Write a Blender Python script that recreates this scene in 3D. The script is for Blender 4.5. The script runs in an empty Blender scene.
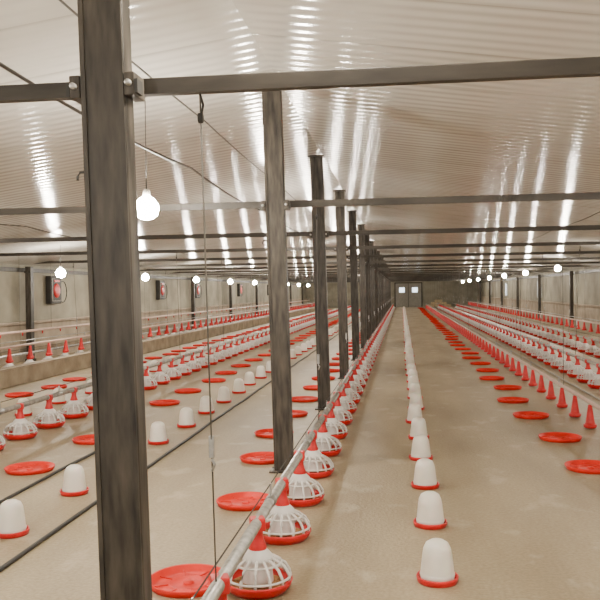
import bpy, bmesh, math, random
from mathutils import Matrix, Vector
random.seed(4)
S=bpy.context.scene
COL=S.collection

# ---------------------------------------------------------------- materials
def new_mat(name):
    m=bpy.data.materials.new(name); m.use_nodes=True
    nt=m.node_tree; b=nt.nodes['Principled BSDF']
    return m,nt,b
def mat(name,c,rough=.5,metal=0,noise=0.12,scale=8,spec=.5,bump=0,emit=None,es=0,stretch=None,trans=0):
    m,nt,b=new_mat(name)
    b.inputs['Roughness'].default_value=rough; b.inputs['Metallic'].default_value=metal
    b.inputs['Specular IOR Level'].default_value=spec
    tc=nt.nodes.new('ShaderNodeTexCoord'); mp=nt.nodes.new('ShaderNodeMapping')
    if stretch: mp.inputs['Scale'].default_value=stretch
    n=nt.nodes.new('ShaderNodeTexNoise'); n.inputs['Scale'].default_value=scale; n.inputs['Detail'].default_value=5
    nt.links.new(tc.outputs['Object'],mp.inputs[0]); nt.links.new(mp.outputs[0],n.inputs['Vector'])
    r=nt.nodes.new('ShaderNodeValToRGB')
    r.color_ramp.elements[0].position=.3; r.color_ramp.elements[1].position=.7
    r.color_ramp.elements[0].color=[x*(1-noise) for x in c]+[1]
    r.color_ramp.elements[1].color=[min(1,x*(1+noise)) for x in c]+[1]
    nt.links.new(n.outputs['Fac'],r.inputs[0]); nt.links.new(r.outputs[0],b.inputs['Base Color'])
    if bump:
        bp=nt.nodes.new('ShaderNodeBump'); bp.inputs['Distance'].default_value=bump; bp.inputs['Strength'].default_value=.6
        nt.links.new(n.outputs['Fac'],bp.inputs['Height']); nt.links.new(bp.outputs[0],b.inputs['Normal'])
    if emit:
        b.inputs['Emission Color'].default_value=(*emit,1); b.inputs['Emission Strength'].default_value=es
    return m
M={}
M['red']=mat('red_plastic',(.60,.010,.012),.38,noise=.18,scale=14)
M['redtray']=mat('orange_red_plastic',(.68,.018,.008),.5,noise=.15,scale=9,spec=.35)
M['white']=mat('white_plastic',(.74,.71,.68),.35,noise=.06,scale=12)
M['jar']=mat('milky_jar_plastic',(.80,.75,.67),.3,noise=.05,scale=10)
M['jar'].node_tree.nodes['Principled BSDF'].inputs['Subsurface Weight'].default_value=.15
M['galv']=mat('galvanized_steel',(.42,.41,.39),.38,metal=.7,noise=.25,scale=20)
M['pinkpipe']=mat('pale_pvc_pipe',(.60,.44,.37),.4,noise=.1,scale=5)
M['steel']=mat('weathered_steel',(.048,.040,.031),.5,noise=.75,scale=7,stretch=(3,3,.5),bump=.006,spec=.35)
M['beam']=mat('beam_steel',(.050,.043,.035),.5,noise=.4,scale=6,stretch=(.4,2,2),bump=.003,spec=.3)
M['dark']=mat('dark_rubber',(.02,.019,.018),.5,noise=.3)
M['wire']=mat('steel_wire',(.06,.052,.045),.5,metal=.4)
M['cord']=mat('grey_cord',(.10,.09,.075),.7)
M['feed']=mat('feed_crumbs',(.36,.18,.07),.9,noise=.5,scale=90)
M['walllow']=mat('wall_lower_plaster',(.35,.285,.21),.8,noise=.25,scale=2.5,bump=.01)
M['wallup']=mat('wall_upper_panel',(.29,.265,.20),.75,noise=.28,scale=1.3,bump=.008)
M['ledge']=mat('ledge_concrete',(.46,.37,.30),.75,noise=.2,scale=4)
M['curb']=mat('curb_concrete',(.33,.27,.19),.85,noise=.3,scale=3,bump=.01)
M['bulb']=mat('lit_bulb',(1,1,1),.4,emit=(1,.92,.79),es=400)
M['glass']=mat('window_daylight_pane',(.6,.75,.85),.2,emit=(.80,.90,1),es=3)
M['sack']=mat('woven_sack',(.55,.42,.26),.85,noise=.2,scale=30)
M['heatred']=mat('enamel_red',(.6,.02,.02),.4,noise=.15)
M['boxwhite']=mat('painted_panel',(.55,.52,.47),.5)
M['doorgrey']=mat('door_panel_paint',(.30,.28,.24),.6)
M['black']=mat('blackened_metal',(.03,.028,.025),.6,noise=.3)

# ceiling
m,nt,b=new_mat('glossy_ceiling_sheet'); M['ceil']=m
tc=nt.nodes.new('ShaderNodeTexCoord')
w=nt.nodes.new('ShaderNodeTexWave'); w.wave_type='BANDS'; w.bands_direction='Y'; w.inputs['Scale'].default_value=1.9
w.inputs['Distortion'].default_value=.5; w.inputs['Detail'].default_value=1; w.inputs['Detail Scale'].default_value=.4
n=nt.nodes.new('ShaderNodeTexNoise'); n.inputs['Scale'].default_value=1.2; n.inputs['Detail'].default_value=3
w2=nt.nodes.new('ShaderNodeTexWave'); w2.wave_type='BANDS'; w2.bands_direction='Y'; w2.wave_profile='SAW'; w2.inputs['Scale'].default_value=.33
nt.links.new(tc.outputs['Object'],w.inputs[0]); nt.links.new(tc.outputs['Object'],n.inputs[0]); nt.links.new(tc.outputs['Object'],w2.inputs[0])
r=nt.nodes.new('ShaderNodeValToRGB'); cr=r.color_ramp
cr.elements[0].position=0; cr.elements[0].color=(.56,.54,.49,1); cr.elements[1].position=.06; cr.elements[1].color=(.76,.74,.69,1)
nt.links.new(w2.outputs['Fac'],r.inputs[0])
r2=nt.nodes.new('ShaderNodeValToRGB'); r2.color_ramp.elements[0].position=.3; r2.color_ramp.elements[1].position=.75
r2.color_ramp.elements[0].color=(.86,.85,.83,1); r2.color_ramp.elements[1].color=(1,1,1,1)
nt.links.new(n.outputs['Fac'],r2.inputs[0])
mx=nt.nodes.new('ShaderNodeMix'); mx.data_type='RGBA'; mx.blend_type='MULTIPLY'; mx.inputs['Factor'].default_value=1
nt.links.new(r.outputs[0],mx.inputs['A']); nt.links.new(r2.outputs[0],mx.inputs['B']); nt.links.new(mx.outputs['Result'],b.inputs['Base Color'])
b.inputs['Roughness'].default_value=.14; b.inputs['Specular IOR Level'].default_value=.8
b1=nt.nodes.new('ShaderNodeBump'); b1.inputs['Distance'].default_value=.0042; b1.inputs['Strength'].default_value=1
b2=nt.nodes.new('ShaderNodeBump'); b2.inputs['Distance'].default_value=.014; b2.inputs['Strength'].default_value=.5
nt.links.new(w.outputs['Fac'],b1.inputs['Height']); nt.links.new(n.outputs['Fac'],b2.inputs['Height'])
nt.links.new(b2.outputs[0],b1.inputs['Normal']); nt.links.new(b1.outputs[0],b.inputs['Normal'])

# floor
m,nt,b=new_mat('packed_litter_floor'); M['floor']=m
tc=nt.nodes.new('ShaderNodeTexCoord')
def noise(scale,detail,vs=None):
    n=nt.nodes.new('ShaderNodeTexNoise'); n.inputs['Scale'].default_value=scale; n.inputs['Detail'].default_value=detail
    mp=nt.nodes.new('ShaderNodeMapping'); 
    if vs: mp.inputs['Scale'].default_value=vs
    nt.links.new(tc.outputs['Object'],mp.inputs[0]); nt.links.new(mp.outputs[0],n.inputs['Vector']); return n
def ramp(src,p0,c0,p1,c1):
    r=nt.nodes.new('ShaderNodeValToRGB'); e=r.color_ramp.elements
    e[0].position=p0;e[0].color=(*c0,1);e[1].position=p1;e[1].color=(*c1,1)
    nt.links.new(src,r.inputs[0]); return r
na=noise(.8,6,(1.8,.45,1)); nb=noise(45,6); nc=noise(2.6,5,(1.2,.8,1))
ra=ramp(na.outputs['Fac'],.34,(.30,.235,.145),.66,(.45,.37,.245))
rb=ramp(nb.outputs['Fac'],.3,(.74,.72,.69),.7,(1,1,1))
rc=ramp(nc.outputs['Fac'],.58,(0,0,0),.68,(1,1,1))
mx=nt.nodes.new('ShaderNodeMix'); mx.data_type='RGBA'; mx.blend_type='MULTIPLY'; mx.inputs['Factor'].default_value=1
nt.links.new(ra.outputs[0],mx.inputs['A']); nt.links.new(rb.outputs[0],mx.inputs['B'])
mm=nt.nodes.new('ShaderNodeMath'); mm.operation='MULTIPLY'; mm.inputs[1].default_value=.4
nt.links.new(rc.outputs[0],mm.inputs[0])
mx2=nt.nodes.new('ShaderNodeMix'); mx2.data_type='RGBA'; nt.links.new(mm.outputs[0],mx2.inputs['Factor'])
nt.links.new(mx.outputs['Result'],mx2.inputs['A']); mx2.inputs['B'].default_value=(.57,.50,.39,1)
nt.links.new(mx2.outputs['Result'],b.inputs['Base Color']); b.inputs['Roughness'].default_value=.5
bp=nt.nodes.new('ShaderNodeBump'); bp.inputs['Distance'].default_value=.01; bp.inputs['Strength'].default_value=.5
nt.links.new(nb.outputs['Fac'],bp.inputs['Height']); nt.links.new(bp.outputs[0],b.inputs['Normal'])

# ---------------------------------------------------------------- helpers
class MB:
    def __init__(s): s.bm=bmesh.new(); s.mats=[]
    def mi(s,k):
        if k not in s.mats: s.mats.append(k)
        return s.mats.index(k)
    def box(s,c,d,k,bev=0,rot=None):
        T=Matrix.Translation(c)@(rot or Matrix())@Matrix.Diagonal((*d,1))
        r=bmesh.ops.create_cube(s.bm,size=1,matrix=T)
        fs=set(f for v in r['verts'] for f in v.link_faces)
        if bev:
            es=list(set(e for v in r['verts'] for e in v.link_edges))
            q=bmesh.ops.bevel(s.bm,geom=es,offset=bev,segments=2,affect='EDGES',profile=.6)
            fs|=set(q['faces'])
        i=s.mi(k)
        for f in fs:
            if f.is_valid: f.material_index=i
    def lathe(s,prof,k,c=(0,0,0),seg=24,rot=None,smooth=True):
        i=s.mi(k); T=Matrix.Translation(c)@(rot or Matrix()); rings=[]
        for (r,z) in prof:
            if r<1e-6: rings.append([s.bm.verts.new(T@Vector((0,0,z)))])
            else: rings.append([s.bm.verts.new(T@Vector((r*math.cos(2*math.pi*j/seg),r*math.sin(2*math.pi*j/seg),z))) for j in range(seg)])
        for a,b in zip(rings,rings[1:]):
            for j in range(seg):
                j2=(j+1)%seg
                if len(a)==1 and len(b)==1: continue
                if len(a)==1: vs=[a[0],b[j2],b[j]]
                elif len(b)==1: vs=[a[j],a[j2],b[0]]
                else: vs=[a[j],a[j2],b[j2],b[j]]
                f=s.bm.faces.new(vs); f.material_index=i; f.smooth=smooth
    def tube(s,pts,r,k,seg=8):
        i=s.mi(k); pts=[Vector(p) for p in pts]; rings=[]
        for n,p in enumerate(pts):
            t=(pts[min(n+1,len(pts)-1)]-pts[max(n-1,0)]).normalized()
            up=Vector((0,0,1)) if abs(t.z)<.9 else Vector((1,0,0))
            a=t.cross(up).normalized(); b=t.cross(a)
            rings.append([s.bm.verts.new(p+a*r*math.cos(2*math.pi*j/seg)+b*r*math.sin(2*math.pi*j/seg)) for j in range(seg)])
        for a,b in zip(rings,rings[1:]):
            for j in range(seg):
                f=s.bm.faces.new([a[j],a[(j+1)%seg],b[(j+1)%seg],b[j]]); f.material_index=i; f.smooth=True
        for q in (rings[0],rings[-1]):
            f=s.bm.faces.new(q); f.material_index=i
    def mesh(s,name):
        bmesh.ops.recalc_face_normals(s.bm,faces=s.bm.faces)
        me=bpy.data.meshes.new(name); s.bm.to_mesh(me); s.bm.free()
        for k in s.mats: me.materials.append(M[k])
        return me
def obj(name,me,loc=(0,0,0),parent=None,rz=0):
    o=bpy.data.objects.new(name,me); COL.objects.link(o); o.location=loc; o.rotation_euler[2]=rz
    if parent: o.parent=parent
    return o
def empty(name,loc=(0,0,0)):
    o=bpy.data.objects.new(name,None); COL.objects.link(o); o.location=loc; o.empty_display_size=.2; return o

XL,XR,XRIDGE=-9.1,7.0,-1.06
ZE,ZR=2.32,3.47
Y0,Y1=-6,76
# ---------------------------------------------------------------- shell
b=MB(); b.box(((XL+XR)/2,(Y0+Y1)/2,-.05),(XR-XL+.6,Y1-Y0,.1),'floor'); obj('floor',b.mesh('floor'))
# ceiling : two sloping sheets with thickness
b=MB(); i=b.mi('ceil')
def zc(x):
    t=abs(x-XRIDGE)/(8.05); return ZR-(ZR-ZE)*t
xs=[XL-.3,XL+2,XL+4,XL+6,XRIDGE,XRIDGE+2,XRIDGE+4,XRIDGE+6,XR+.3]
lo=[[b.bm.verts.new((x,y,zc(x)+.0)) for x in xs] for y in (Y0,Y1)]
hi=[[b.bm.verts.new((x,y,zc(x)+.06)) for x in xs] for y in (Y0,Y1)]
for k in range(len(xs)-1):
    for L in (lo,hi):
        f=b.bm.faces.new([L[0][k],L[0][k+1],L[1][k+1],L[1][k]]); f.material_index=i
for e in (0,1):
    for k in range(len(xs)-1):
        b.bm.faces.new([lo[e][k],lo[e][k+1],hi[e][k+1],hi[e][k]])
b.bm.faces.new([lo[0][0],lo[1][0],hi[1][0],hi[0][0]]); b.bm.faces.new([lo[0][-1],lo[1][-1],hi[1][-1],hi[0][-1]])
obj('ceiling',b.mesh('ceiling'))
# side walls
for side,X,sg in (('left',XL,-1),('right',XR,1)):
    b=MB()
    b.box((X+sg*.1,(Y0+Y1)/2,1.2),(.2,Y1-Y0,2.36),'wallup')
    obj('wall_'+side,b.mesh('wall'))
    b=MB()
    b.box((X-sg*.03,(Y0+Y1)/2,.45),(.06,Y1-Y0,.9),'walllow')
    b.box((X-sg*.06,(Y0+Y1)/2,.93),(.14,Y1-Y0,.06),'ledge',bev=.01)
    obj('trim_wainscot_'+side,b.mesh('wainscot'))
    b=MB(); b.box((X-sg*.04,(Y0+Y1)/2,2.2),(.08,Y1-Y0,.1),'beam'); obj('trim_eave_'+side,b.mesh('eave'))
    b=MB()
    y=6.9+3.8
    b.box((0,0,1.14),(.14,.16,2.28),'steel',bev=.008); b.box((0,0,.03),(.17,.24,.06),'steel'); b.box((0,0,2.15),(.16,.22,.05),'steel')
    pm=b.mesh('wall_post')
    for k in range(9):
        obj('wall_post',pm,(X-sg*.2,y+k*7.6,0))
b=MB(); b.box(((XL+XR)/2,Y1+.1,1.75),(XR-XL+.6,.2,3.5),'wallup'); obj('wall_back',b.mesh('wall_back'))
b=MB(); b.box((0,0,1.1),(2.4,.06,2.2),'doorgrey'); b.box((-1.25,0,1.12),(.1,.1,2.24),'beam'); b.box((1.25,0,1.12),(.1,.1,2.24),'beam')
b.box((0,0,2.27),(2.6,.1,.1),'beam'); b.box((0,-.04,1.1),(.04,.04,2.2),'beam')
for s_ in (-1,1): b.box((s_*.6,-.035,1.6),(.5,.02,.45),'glass')  # glowing door panes added to brighten the far end
obj('door_1',b.mesh('door'),(.6,Y1-.09,0))
# windows right wall
for k,y in enumerate((28.5,42.,55.,65)):
    b=MB(); b.box((0,0,0),(.03,.8,.8),'glass')
    for s_ in (-1,1):
        b.box((-.02,s_*.42,0),(.07,.06,.9),'boxwhite'); b.box((-.02,0,s_*.42),(.07,.9,.06),'boxwhite')
    b.box((-.02,0,0),(.05,.03,.84),'boxwhite')
    obj('window_%d'%(k+1),b.mesh('window'),(XR-.03,y,1.55))

# ---------------------------------------------------------------- columns and tie beams
colY=[2.88,7.05,10.8]+[14.6+3.8*k for k in range(16)]
b=MB()
H=3.44; W=.168; D=.10
b.box((0,0,H/2),(W,D,H),'steel',bev=.008)
for s_ in (-1,1):   # flanges of the built-up box section
    b.box((s_*(W/2-.012),-D/2-.003,H/2),(.018,.008,H-.02),'steel')
b.box((0,0,.008),(.24,.22,.016),'steel')
for sx in (-1,1):
    for sy in (-1,1): b.lathe([(0,.036),(.010,.036),(.010,.016)],'galv',(sx*.1,sy*.085,0),8)
b.box((0,0,H-.02),(.22,.16,.016),'steel')
zb=2.385
for s_ in (-1,1):   # beam clamps
    b.box((s_*(W/2+.02),.0,zb-.02),(.04,D+.02,.085),'steel',bev=.005)
    b.box((s_*(W/2+.046),-.03,zb-.03),(.012,.06,.05),'black')
    b.lathe([(0,.02),(.012,.02),(.012,0)],'galv',(s_*(W/2+.02),-D/2-.01,zb-.02),8,rot=Matrix.Rotation(math.pi/2,4,'X'))
b.tube([(-W/2,0,2.06),(-W/2-.035,0,2.06),(-W/2-.045,0,2.045),(-W/2-.045,0,2.03)],.005,'black',6)
cm=b.mesh('column')
for k,y in enumerate(colY):
    o=obj('steel_column',cm,(XRIDGE+(.035 if k==0 else 0),y,0))
    o.rotation_euler[1]=(-.024 if k==0 else -.020) if k<3 else random.uniform(-.016,-.004)
b=MB()
L=XR-XL-.1
b.box((0,0,0),(L,.05,.06),'beam',bev=.005)
b.box((0,-.026,-.026),(L,.012,.012),'beam')
bm_=b.mesh('tie_beam')
for y in colY: obj('tie_beam',bm_,((XL+XR)/2,y+.085,zb))

# ---------------------------------------------------------------- feeder pans
def pan_mesh():
    b=MB()
    b.lathe([(0,.012),(.13,.012),(.158,.035),(.176,.062),(.186,.064),(.188,.056),(.174,.028),(.15,.002),(0,0)],'red',seg=28)
    b.lathe([(0,.022),(.12,.022),(.15,.034)],'feed',seg=20)
    N=14
    for j in range(N):
        a=2*math.pi*j/N; c,s=math.cos(a),math.sin(a)
        b.tube([(r*c,r*s,z) for r,z in ((.176,.060),(.173,.095),(.148,.135),(.105,.162),(.05,.185))],.0085,'white',5)
    for R,Z,t in ((.176,.08,.007),(.128,.150,.007)):
        b.tube([(R*math.cos(2*math.pi*j/28),R*math.sin(2*math.pi*j/28),Z) for j in range(29)],t,'white',5)
    b.lathe([(.085,.05),(.078,.12),(.07,.19)],'white',seg=16)
    b.lathe([(.082,.165),(.078,.19),(.055,.215),(.045,.225)],'white',seg=16)
    b.lathe([(.048,.22),(.050,.23),(.038,.26),(.030,.29),(.030,.33)],'red',seg=16)
    b.box((0,0,.355),(.08,.085,.07),'red',bev=.012)
    return b.mesh('feeder_pan')
PM=pan_mesh()
def feeder_line(X,y0,sp,n,z=.362,pipe='galv',cordY=True,dx=0):
    root=empty('feeder_line',(X,0,0))
    b=MB(); b.tube([(0,Y0+.5,z),(0,Y1-3,z)],.03,pipe,12)
    b.tube([(0,Y0+.5,z+.10),(0,Y1-3,z+.10)],.004,'wire',5)
    y=y0-.45
    while y<Y1-3:
        b.box((0,y,z+.055),(.008,.02,.1),'galv'); b.lathe([(.034,-.04),(.034,.04)],'galv',(0,y+.0,z),12,rot=Matrix.Rotation(math.pi/2,4,'X')); y+=sp*2
    if cordY:
        for y in colY:   # winch cords slope slightly from beam down to the pipe
            A=Vector((.035,y+.085,2.352)); B=Vector((0,y+.38,z+.02))
            b.tube([B,A],.0035,'cord',5)
            P=A.lerp(B,.70)
            b.box(P,(.022,.015,.09),'galv',bev=.004); b.tube([P+Vector((0,0,-.05)),P+Vector((.012,0,-.07)),P+Vector((0,0,-.1))],.006,'galv',6)
            Q=A.lerp(B,.045)
            b.lathe([(0,-.008),(.02,-.008),(.02,.008),(0,.008)],'black',Q,12,rot=Matrix.Rotation(math.pi/2,4,'Y'))
            b.tube([Q,Q+Vector((.01,0,.05)),A],.005,'black',5)
    obj('pipe',b.mesh('feed_pipe'),parent=root)
    for k in range(n):
        obj('pan_%d'%(k+1),PM,(dx,y0+k*sp,0),root,rz=random.uniform(0,.4))
feeder_line(-.785,3.33,.89,76)
feeder_line(-4.25,4.02,.74,90)
feeder_line(3.1,5.2,.8,80)
feeder_line(4.5,7,.85,72)
feeder_line(-7.9,9,.9,66)

# cone drinkers on a pipe
def cone_mesh():
    b=MB()
    b.lathe([(0,.0),(.06,.0),(.072,.012),(.072,.035),(.066,.035),(.052,.06),(.042,.12),(.03,.2),(.022,.26),(0,.262)],'red',seg=18)
    b.lathe([(.075,.03),(.075,.04),(.066,.04)],'red',seg=18)
    return b.mesh('cone')
CM=cone_mesh()
def cone_line(X,y0,sp,n,z0,pipe='pinkpipe'):
    root=empty('drinker_line',(X,0,0)); z=z0+.29
    b=MB(); b.tube([(0,Y0+.5,z),(0,Y1-3,z)],.022,pipe,12); b.tube([(0,Y0+.5,z+.09),(0,Y1-3,z+.09)],.008,'galv',6)
    y=y0
    while y<Y1-3: b.box((0,y+.2,z+.05),(.02,.03,.1),'galv'); y+=sp*3
    for y in colY: b.tube([(0,y+.085,z),(0,y+.085,2.352)],.003,'cord',5)
    obj('pipe',b.mesh('drinker_pipe'),parent=root)
    for k in range(n): obj('cup_%d'%(k+1),CM,(0,y0+k*sp,z0),root)
cone_line(2.1,6.2,.8,82,.01)
cone_line(-7.35,10,.85,72,.33)
cone_line(5.7,10,.9,68,.25)

# plain nipple pipe near left wall
b=MB(); b.tube([(0,Y0+1,.78),(0,Y1-3,.78)],.03,'pinkpipe',10)
for k in range(60): b.lathe([(0,-.07),(.012,-.07),(.018,0),(0,0)],'red',(0,8+k*1.0,.755),8)
for y in colY: b.tube([(0,y+.085,.8),(0,y+.085,2.352)],.003,'cord',5)
obj('nipple_water_line',b.mesh('nipple_line'),(-8.45,0,0))

# ---------------------------------------------------------------- jar drinkers
b=MB()
b.lathe([(0,.004),(.10,.004),(.112,.012),(.114,.034),(.122,.036),(.124,.030),(.116,.002),(.10,0),(0,0)],'red',seg=28)
b.lathe([(.098,.008),(.099,.05),(.093,.10),(.087,.15),(.080,.185),(.066,.212),(.038,.228),(0,.232)],'jar',seg=28)
b.lathe([(.1005,.03),(.1035,.045),(.099,.055)],'jar',seg=28)
DM=b.mesh('chick_drinker')
def drinkers(X,y0,sp,n,jit=.03,sc=1):
    for k in range(n):
        o=obj('chick_drinker',DM,(X+random.uniform(-jit,jit),y0+k*sp+random.uniform(-jit,jit),0),rz=random.uniform(0,6))
        o.scale=(sc*.93,sc*.93,sc)
drinkers(.155,4.42,1.06,60,.02)
drinkers(-2.6,5.05,1.06,58,.03)
drinkers(-4.98,8.9,1.15,50,.04)

# trays
b=MB()
b.lathe([(0,.008),(.10,.008),(.105,.013),(.11,.008),(.195,.008),(.208,.036),(.218,.040),(.222,.034),(.205,.0),(0,0)],'redtray',seg=36)
for j in range(8):
    a=j*math.pi/4; b.box((.155*math.cos(a),.155*math.sin(a),.010),(.085,.005,.008),'redtray',rot=Matrix.Rotation(a,4,'Z'))
b.lathe([(.03,.009),(.028,.018),(0,.02)],'redtray',seg=16)
TM=b.mesh('tray')
def trays(X,y0,sp,n,jit=.07):
    for k in range(n): obj('feed_tray',TM,(X+random.uniform(-jit,jit),y0+k*sp+random.uniform(-jit,jit),0),rz=random.uniform(0,6))
trays(-1.18,4.26,1.45,1,.0); trays(-1.19,5.92,1.4,1,0); trays(-1.33,7.48,1.4,1,0); trays(-1.43,8.8,1.4,42,.02)
trays(1.6,7.35,1.42,46,.06)
trays(-3.4,6.85,1.43,45,.06)
trays(-6.0,10.8,1.15,50,.08)

# ---------------------------------------------------------------- curb
b=MB(); b.box((0,(Y0+Y1)/2,.15),(.14,Y1-Y0-2,.30),'curb',bev=.015); b.box((0,(Y0+Y1)/2,.315),(.18,Y1-Y0-2,.03),'ledge',bev=.006)
obj('partition_curb',b.mesh('curb'),(-6.85,0,0))

# ---------------------------------------------------------------- hoses and cables
def sagline(name,X,z,y0,y1,r,k,sag=.03,sp=3.8,wig=0):
    b=MB(); pts=[]; y=y0
    while y<y1:
        t=((y-y0)%sp)/sp
        pts.append((X+random.uniform(-wig,wig),y,z-sag*4*t*(1-t))); y+=sp/6
    b.tube(pts,r,k,6); obj(name,b.mesh(name))
sagline('floor_hose',-2.33,.014,Y0+1,62,.014,'dark',0,3.8,.012)
sagline('floor_hose',-3.08,.014,Y0+1,9.2,.013,'dark',0,3.8,.01)
sagline('support_cable',-1.58,3.0,Y0+1,Y1-1,.0065,'wire',.02)
sagline('lamp_cable',-1.70,2.62,Y0+1,Y1-1,.009,'wire',.05)
sagline('lamp_cable',-5.0,2.52,Y0+1,Y1-1,.008,'wire',.05)
sagline('lamp_cable',2.6,2.62,Y0+1,Y1-1,.007,'wire',.04)
sagline('lamp_cable',4.86,2.52,Y0+1,Y1-1,.007,'wire',.02)
# ---------------------------------------------------------------- lamps
b=MB()
b.lathe([(0,-.135),(.048,-.126),(.086,-.096),(.102,-.046),(.092,.0),(.062,.038),(.028,.06)],'bulb',seg=14)
b.lathe([(.028,.05),(.032,.06),(.032,.10),(.018,.115),(0,.115)],'boxwhite',seg=10)
b.tube([(0,0,.11),(0,0,.20)],.005,'dark',6)
LM=b.mesh('hanging_bulb')
def lamp(X,y,z):
    o=obj('hanging_bulb',LM,(X,y,z))
    c=MB(); c.tube([(0,0,.19),(0,0,zc(X)+.01-z)],.004,'dark',5)
    obj('cord',c.mesh('lamp_cord'),parent=o)
def lamps(X,z,y0,sp,n):
    for k in range(n): lamp(X,y0+k*sp,z)
lamps(-2.05,2.33,-.65,6.95,11)
lamps(-7.0,2.08,-.7,5.5,14)
lamps(5.0,2.27,-.5,6.8,11)
lamp(-3.6,2.9,2.83); lamp(-.2,2.9,2.95); lamp(2.6,2.9,2.72)  # unseen extra bulbs, added to whiten the ceiling nearest the camera

# ---------------------------------------------------------------- heaters on left wall
b=MB()
b.box((0,0,0),(.16,.62,.72),'black',bev=.02); b.box((.085,-.03,0),(.02,.48,.58),'boxwhite',bev=.008)
b.lathe([(0,.03),(.10,.03),(.17,.02),(.19,0),(.19,-.01)],'heatred',(.10,-.03,-.02),20,rot=Matrix.Rotation(math.pi/2,4,'Y'))
b.box((.11,-.03,.23),(.02,.3,.05),'heatred')
b.tube([(.05,.5*math.cos(a)*.5+.45,.28*math.sin(a)-.05) for a in [j*math.pi/8 for j in range(17)]],.012,'dark',6)
HM=b.mesh('wall_heater')
for y in (19.9,29.2,34.5,44,54): obj('wall_heater',HM,(XL+.085,y,1.72))

# sacks far right
sm=MB()
for (x,y,z) in ((0,0,.12),(.75,0,.12),(1.5,0,.12),(.35,0,.34),(1.1,0,.34),(.7,0,.55)):
    sm.box((x,y,z),(.7,.42,.22),'sack',bev=.09)
obj('feed_sack_pile',sm.mesh('sacks'),(2.6,74.4,.01))

# ---------------------------------------------------------------- world & camera
w=bpy.data.worlds.new('World'); S.world=w; w.use_nodes=True
w.node_tree.nodes['Background'].inputs[0].default_value=(1,.98,.94,1); w.node_tree.nodes['Background'].inputs[1].default_value=1.6
cd=bpy.data.cameras.new('Camera'); cd.lens=48; cd.sensor_width=36; cd.clip_end=300
cam=bpy.data.objects.new('Camera',cd); COL.objects.link(cam); S.camera=cam
R=Matrix.Rotation(math.radians(7.27),4,'Z')@Matrix.Rotation(math.radians(90-.62),4,'X')@Matrix.Rotation(-.013,4,'Z')
cam.matrix_world=Matrix.Translation((0,0,1.6))@R
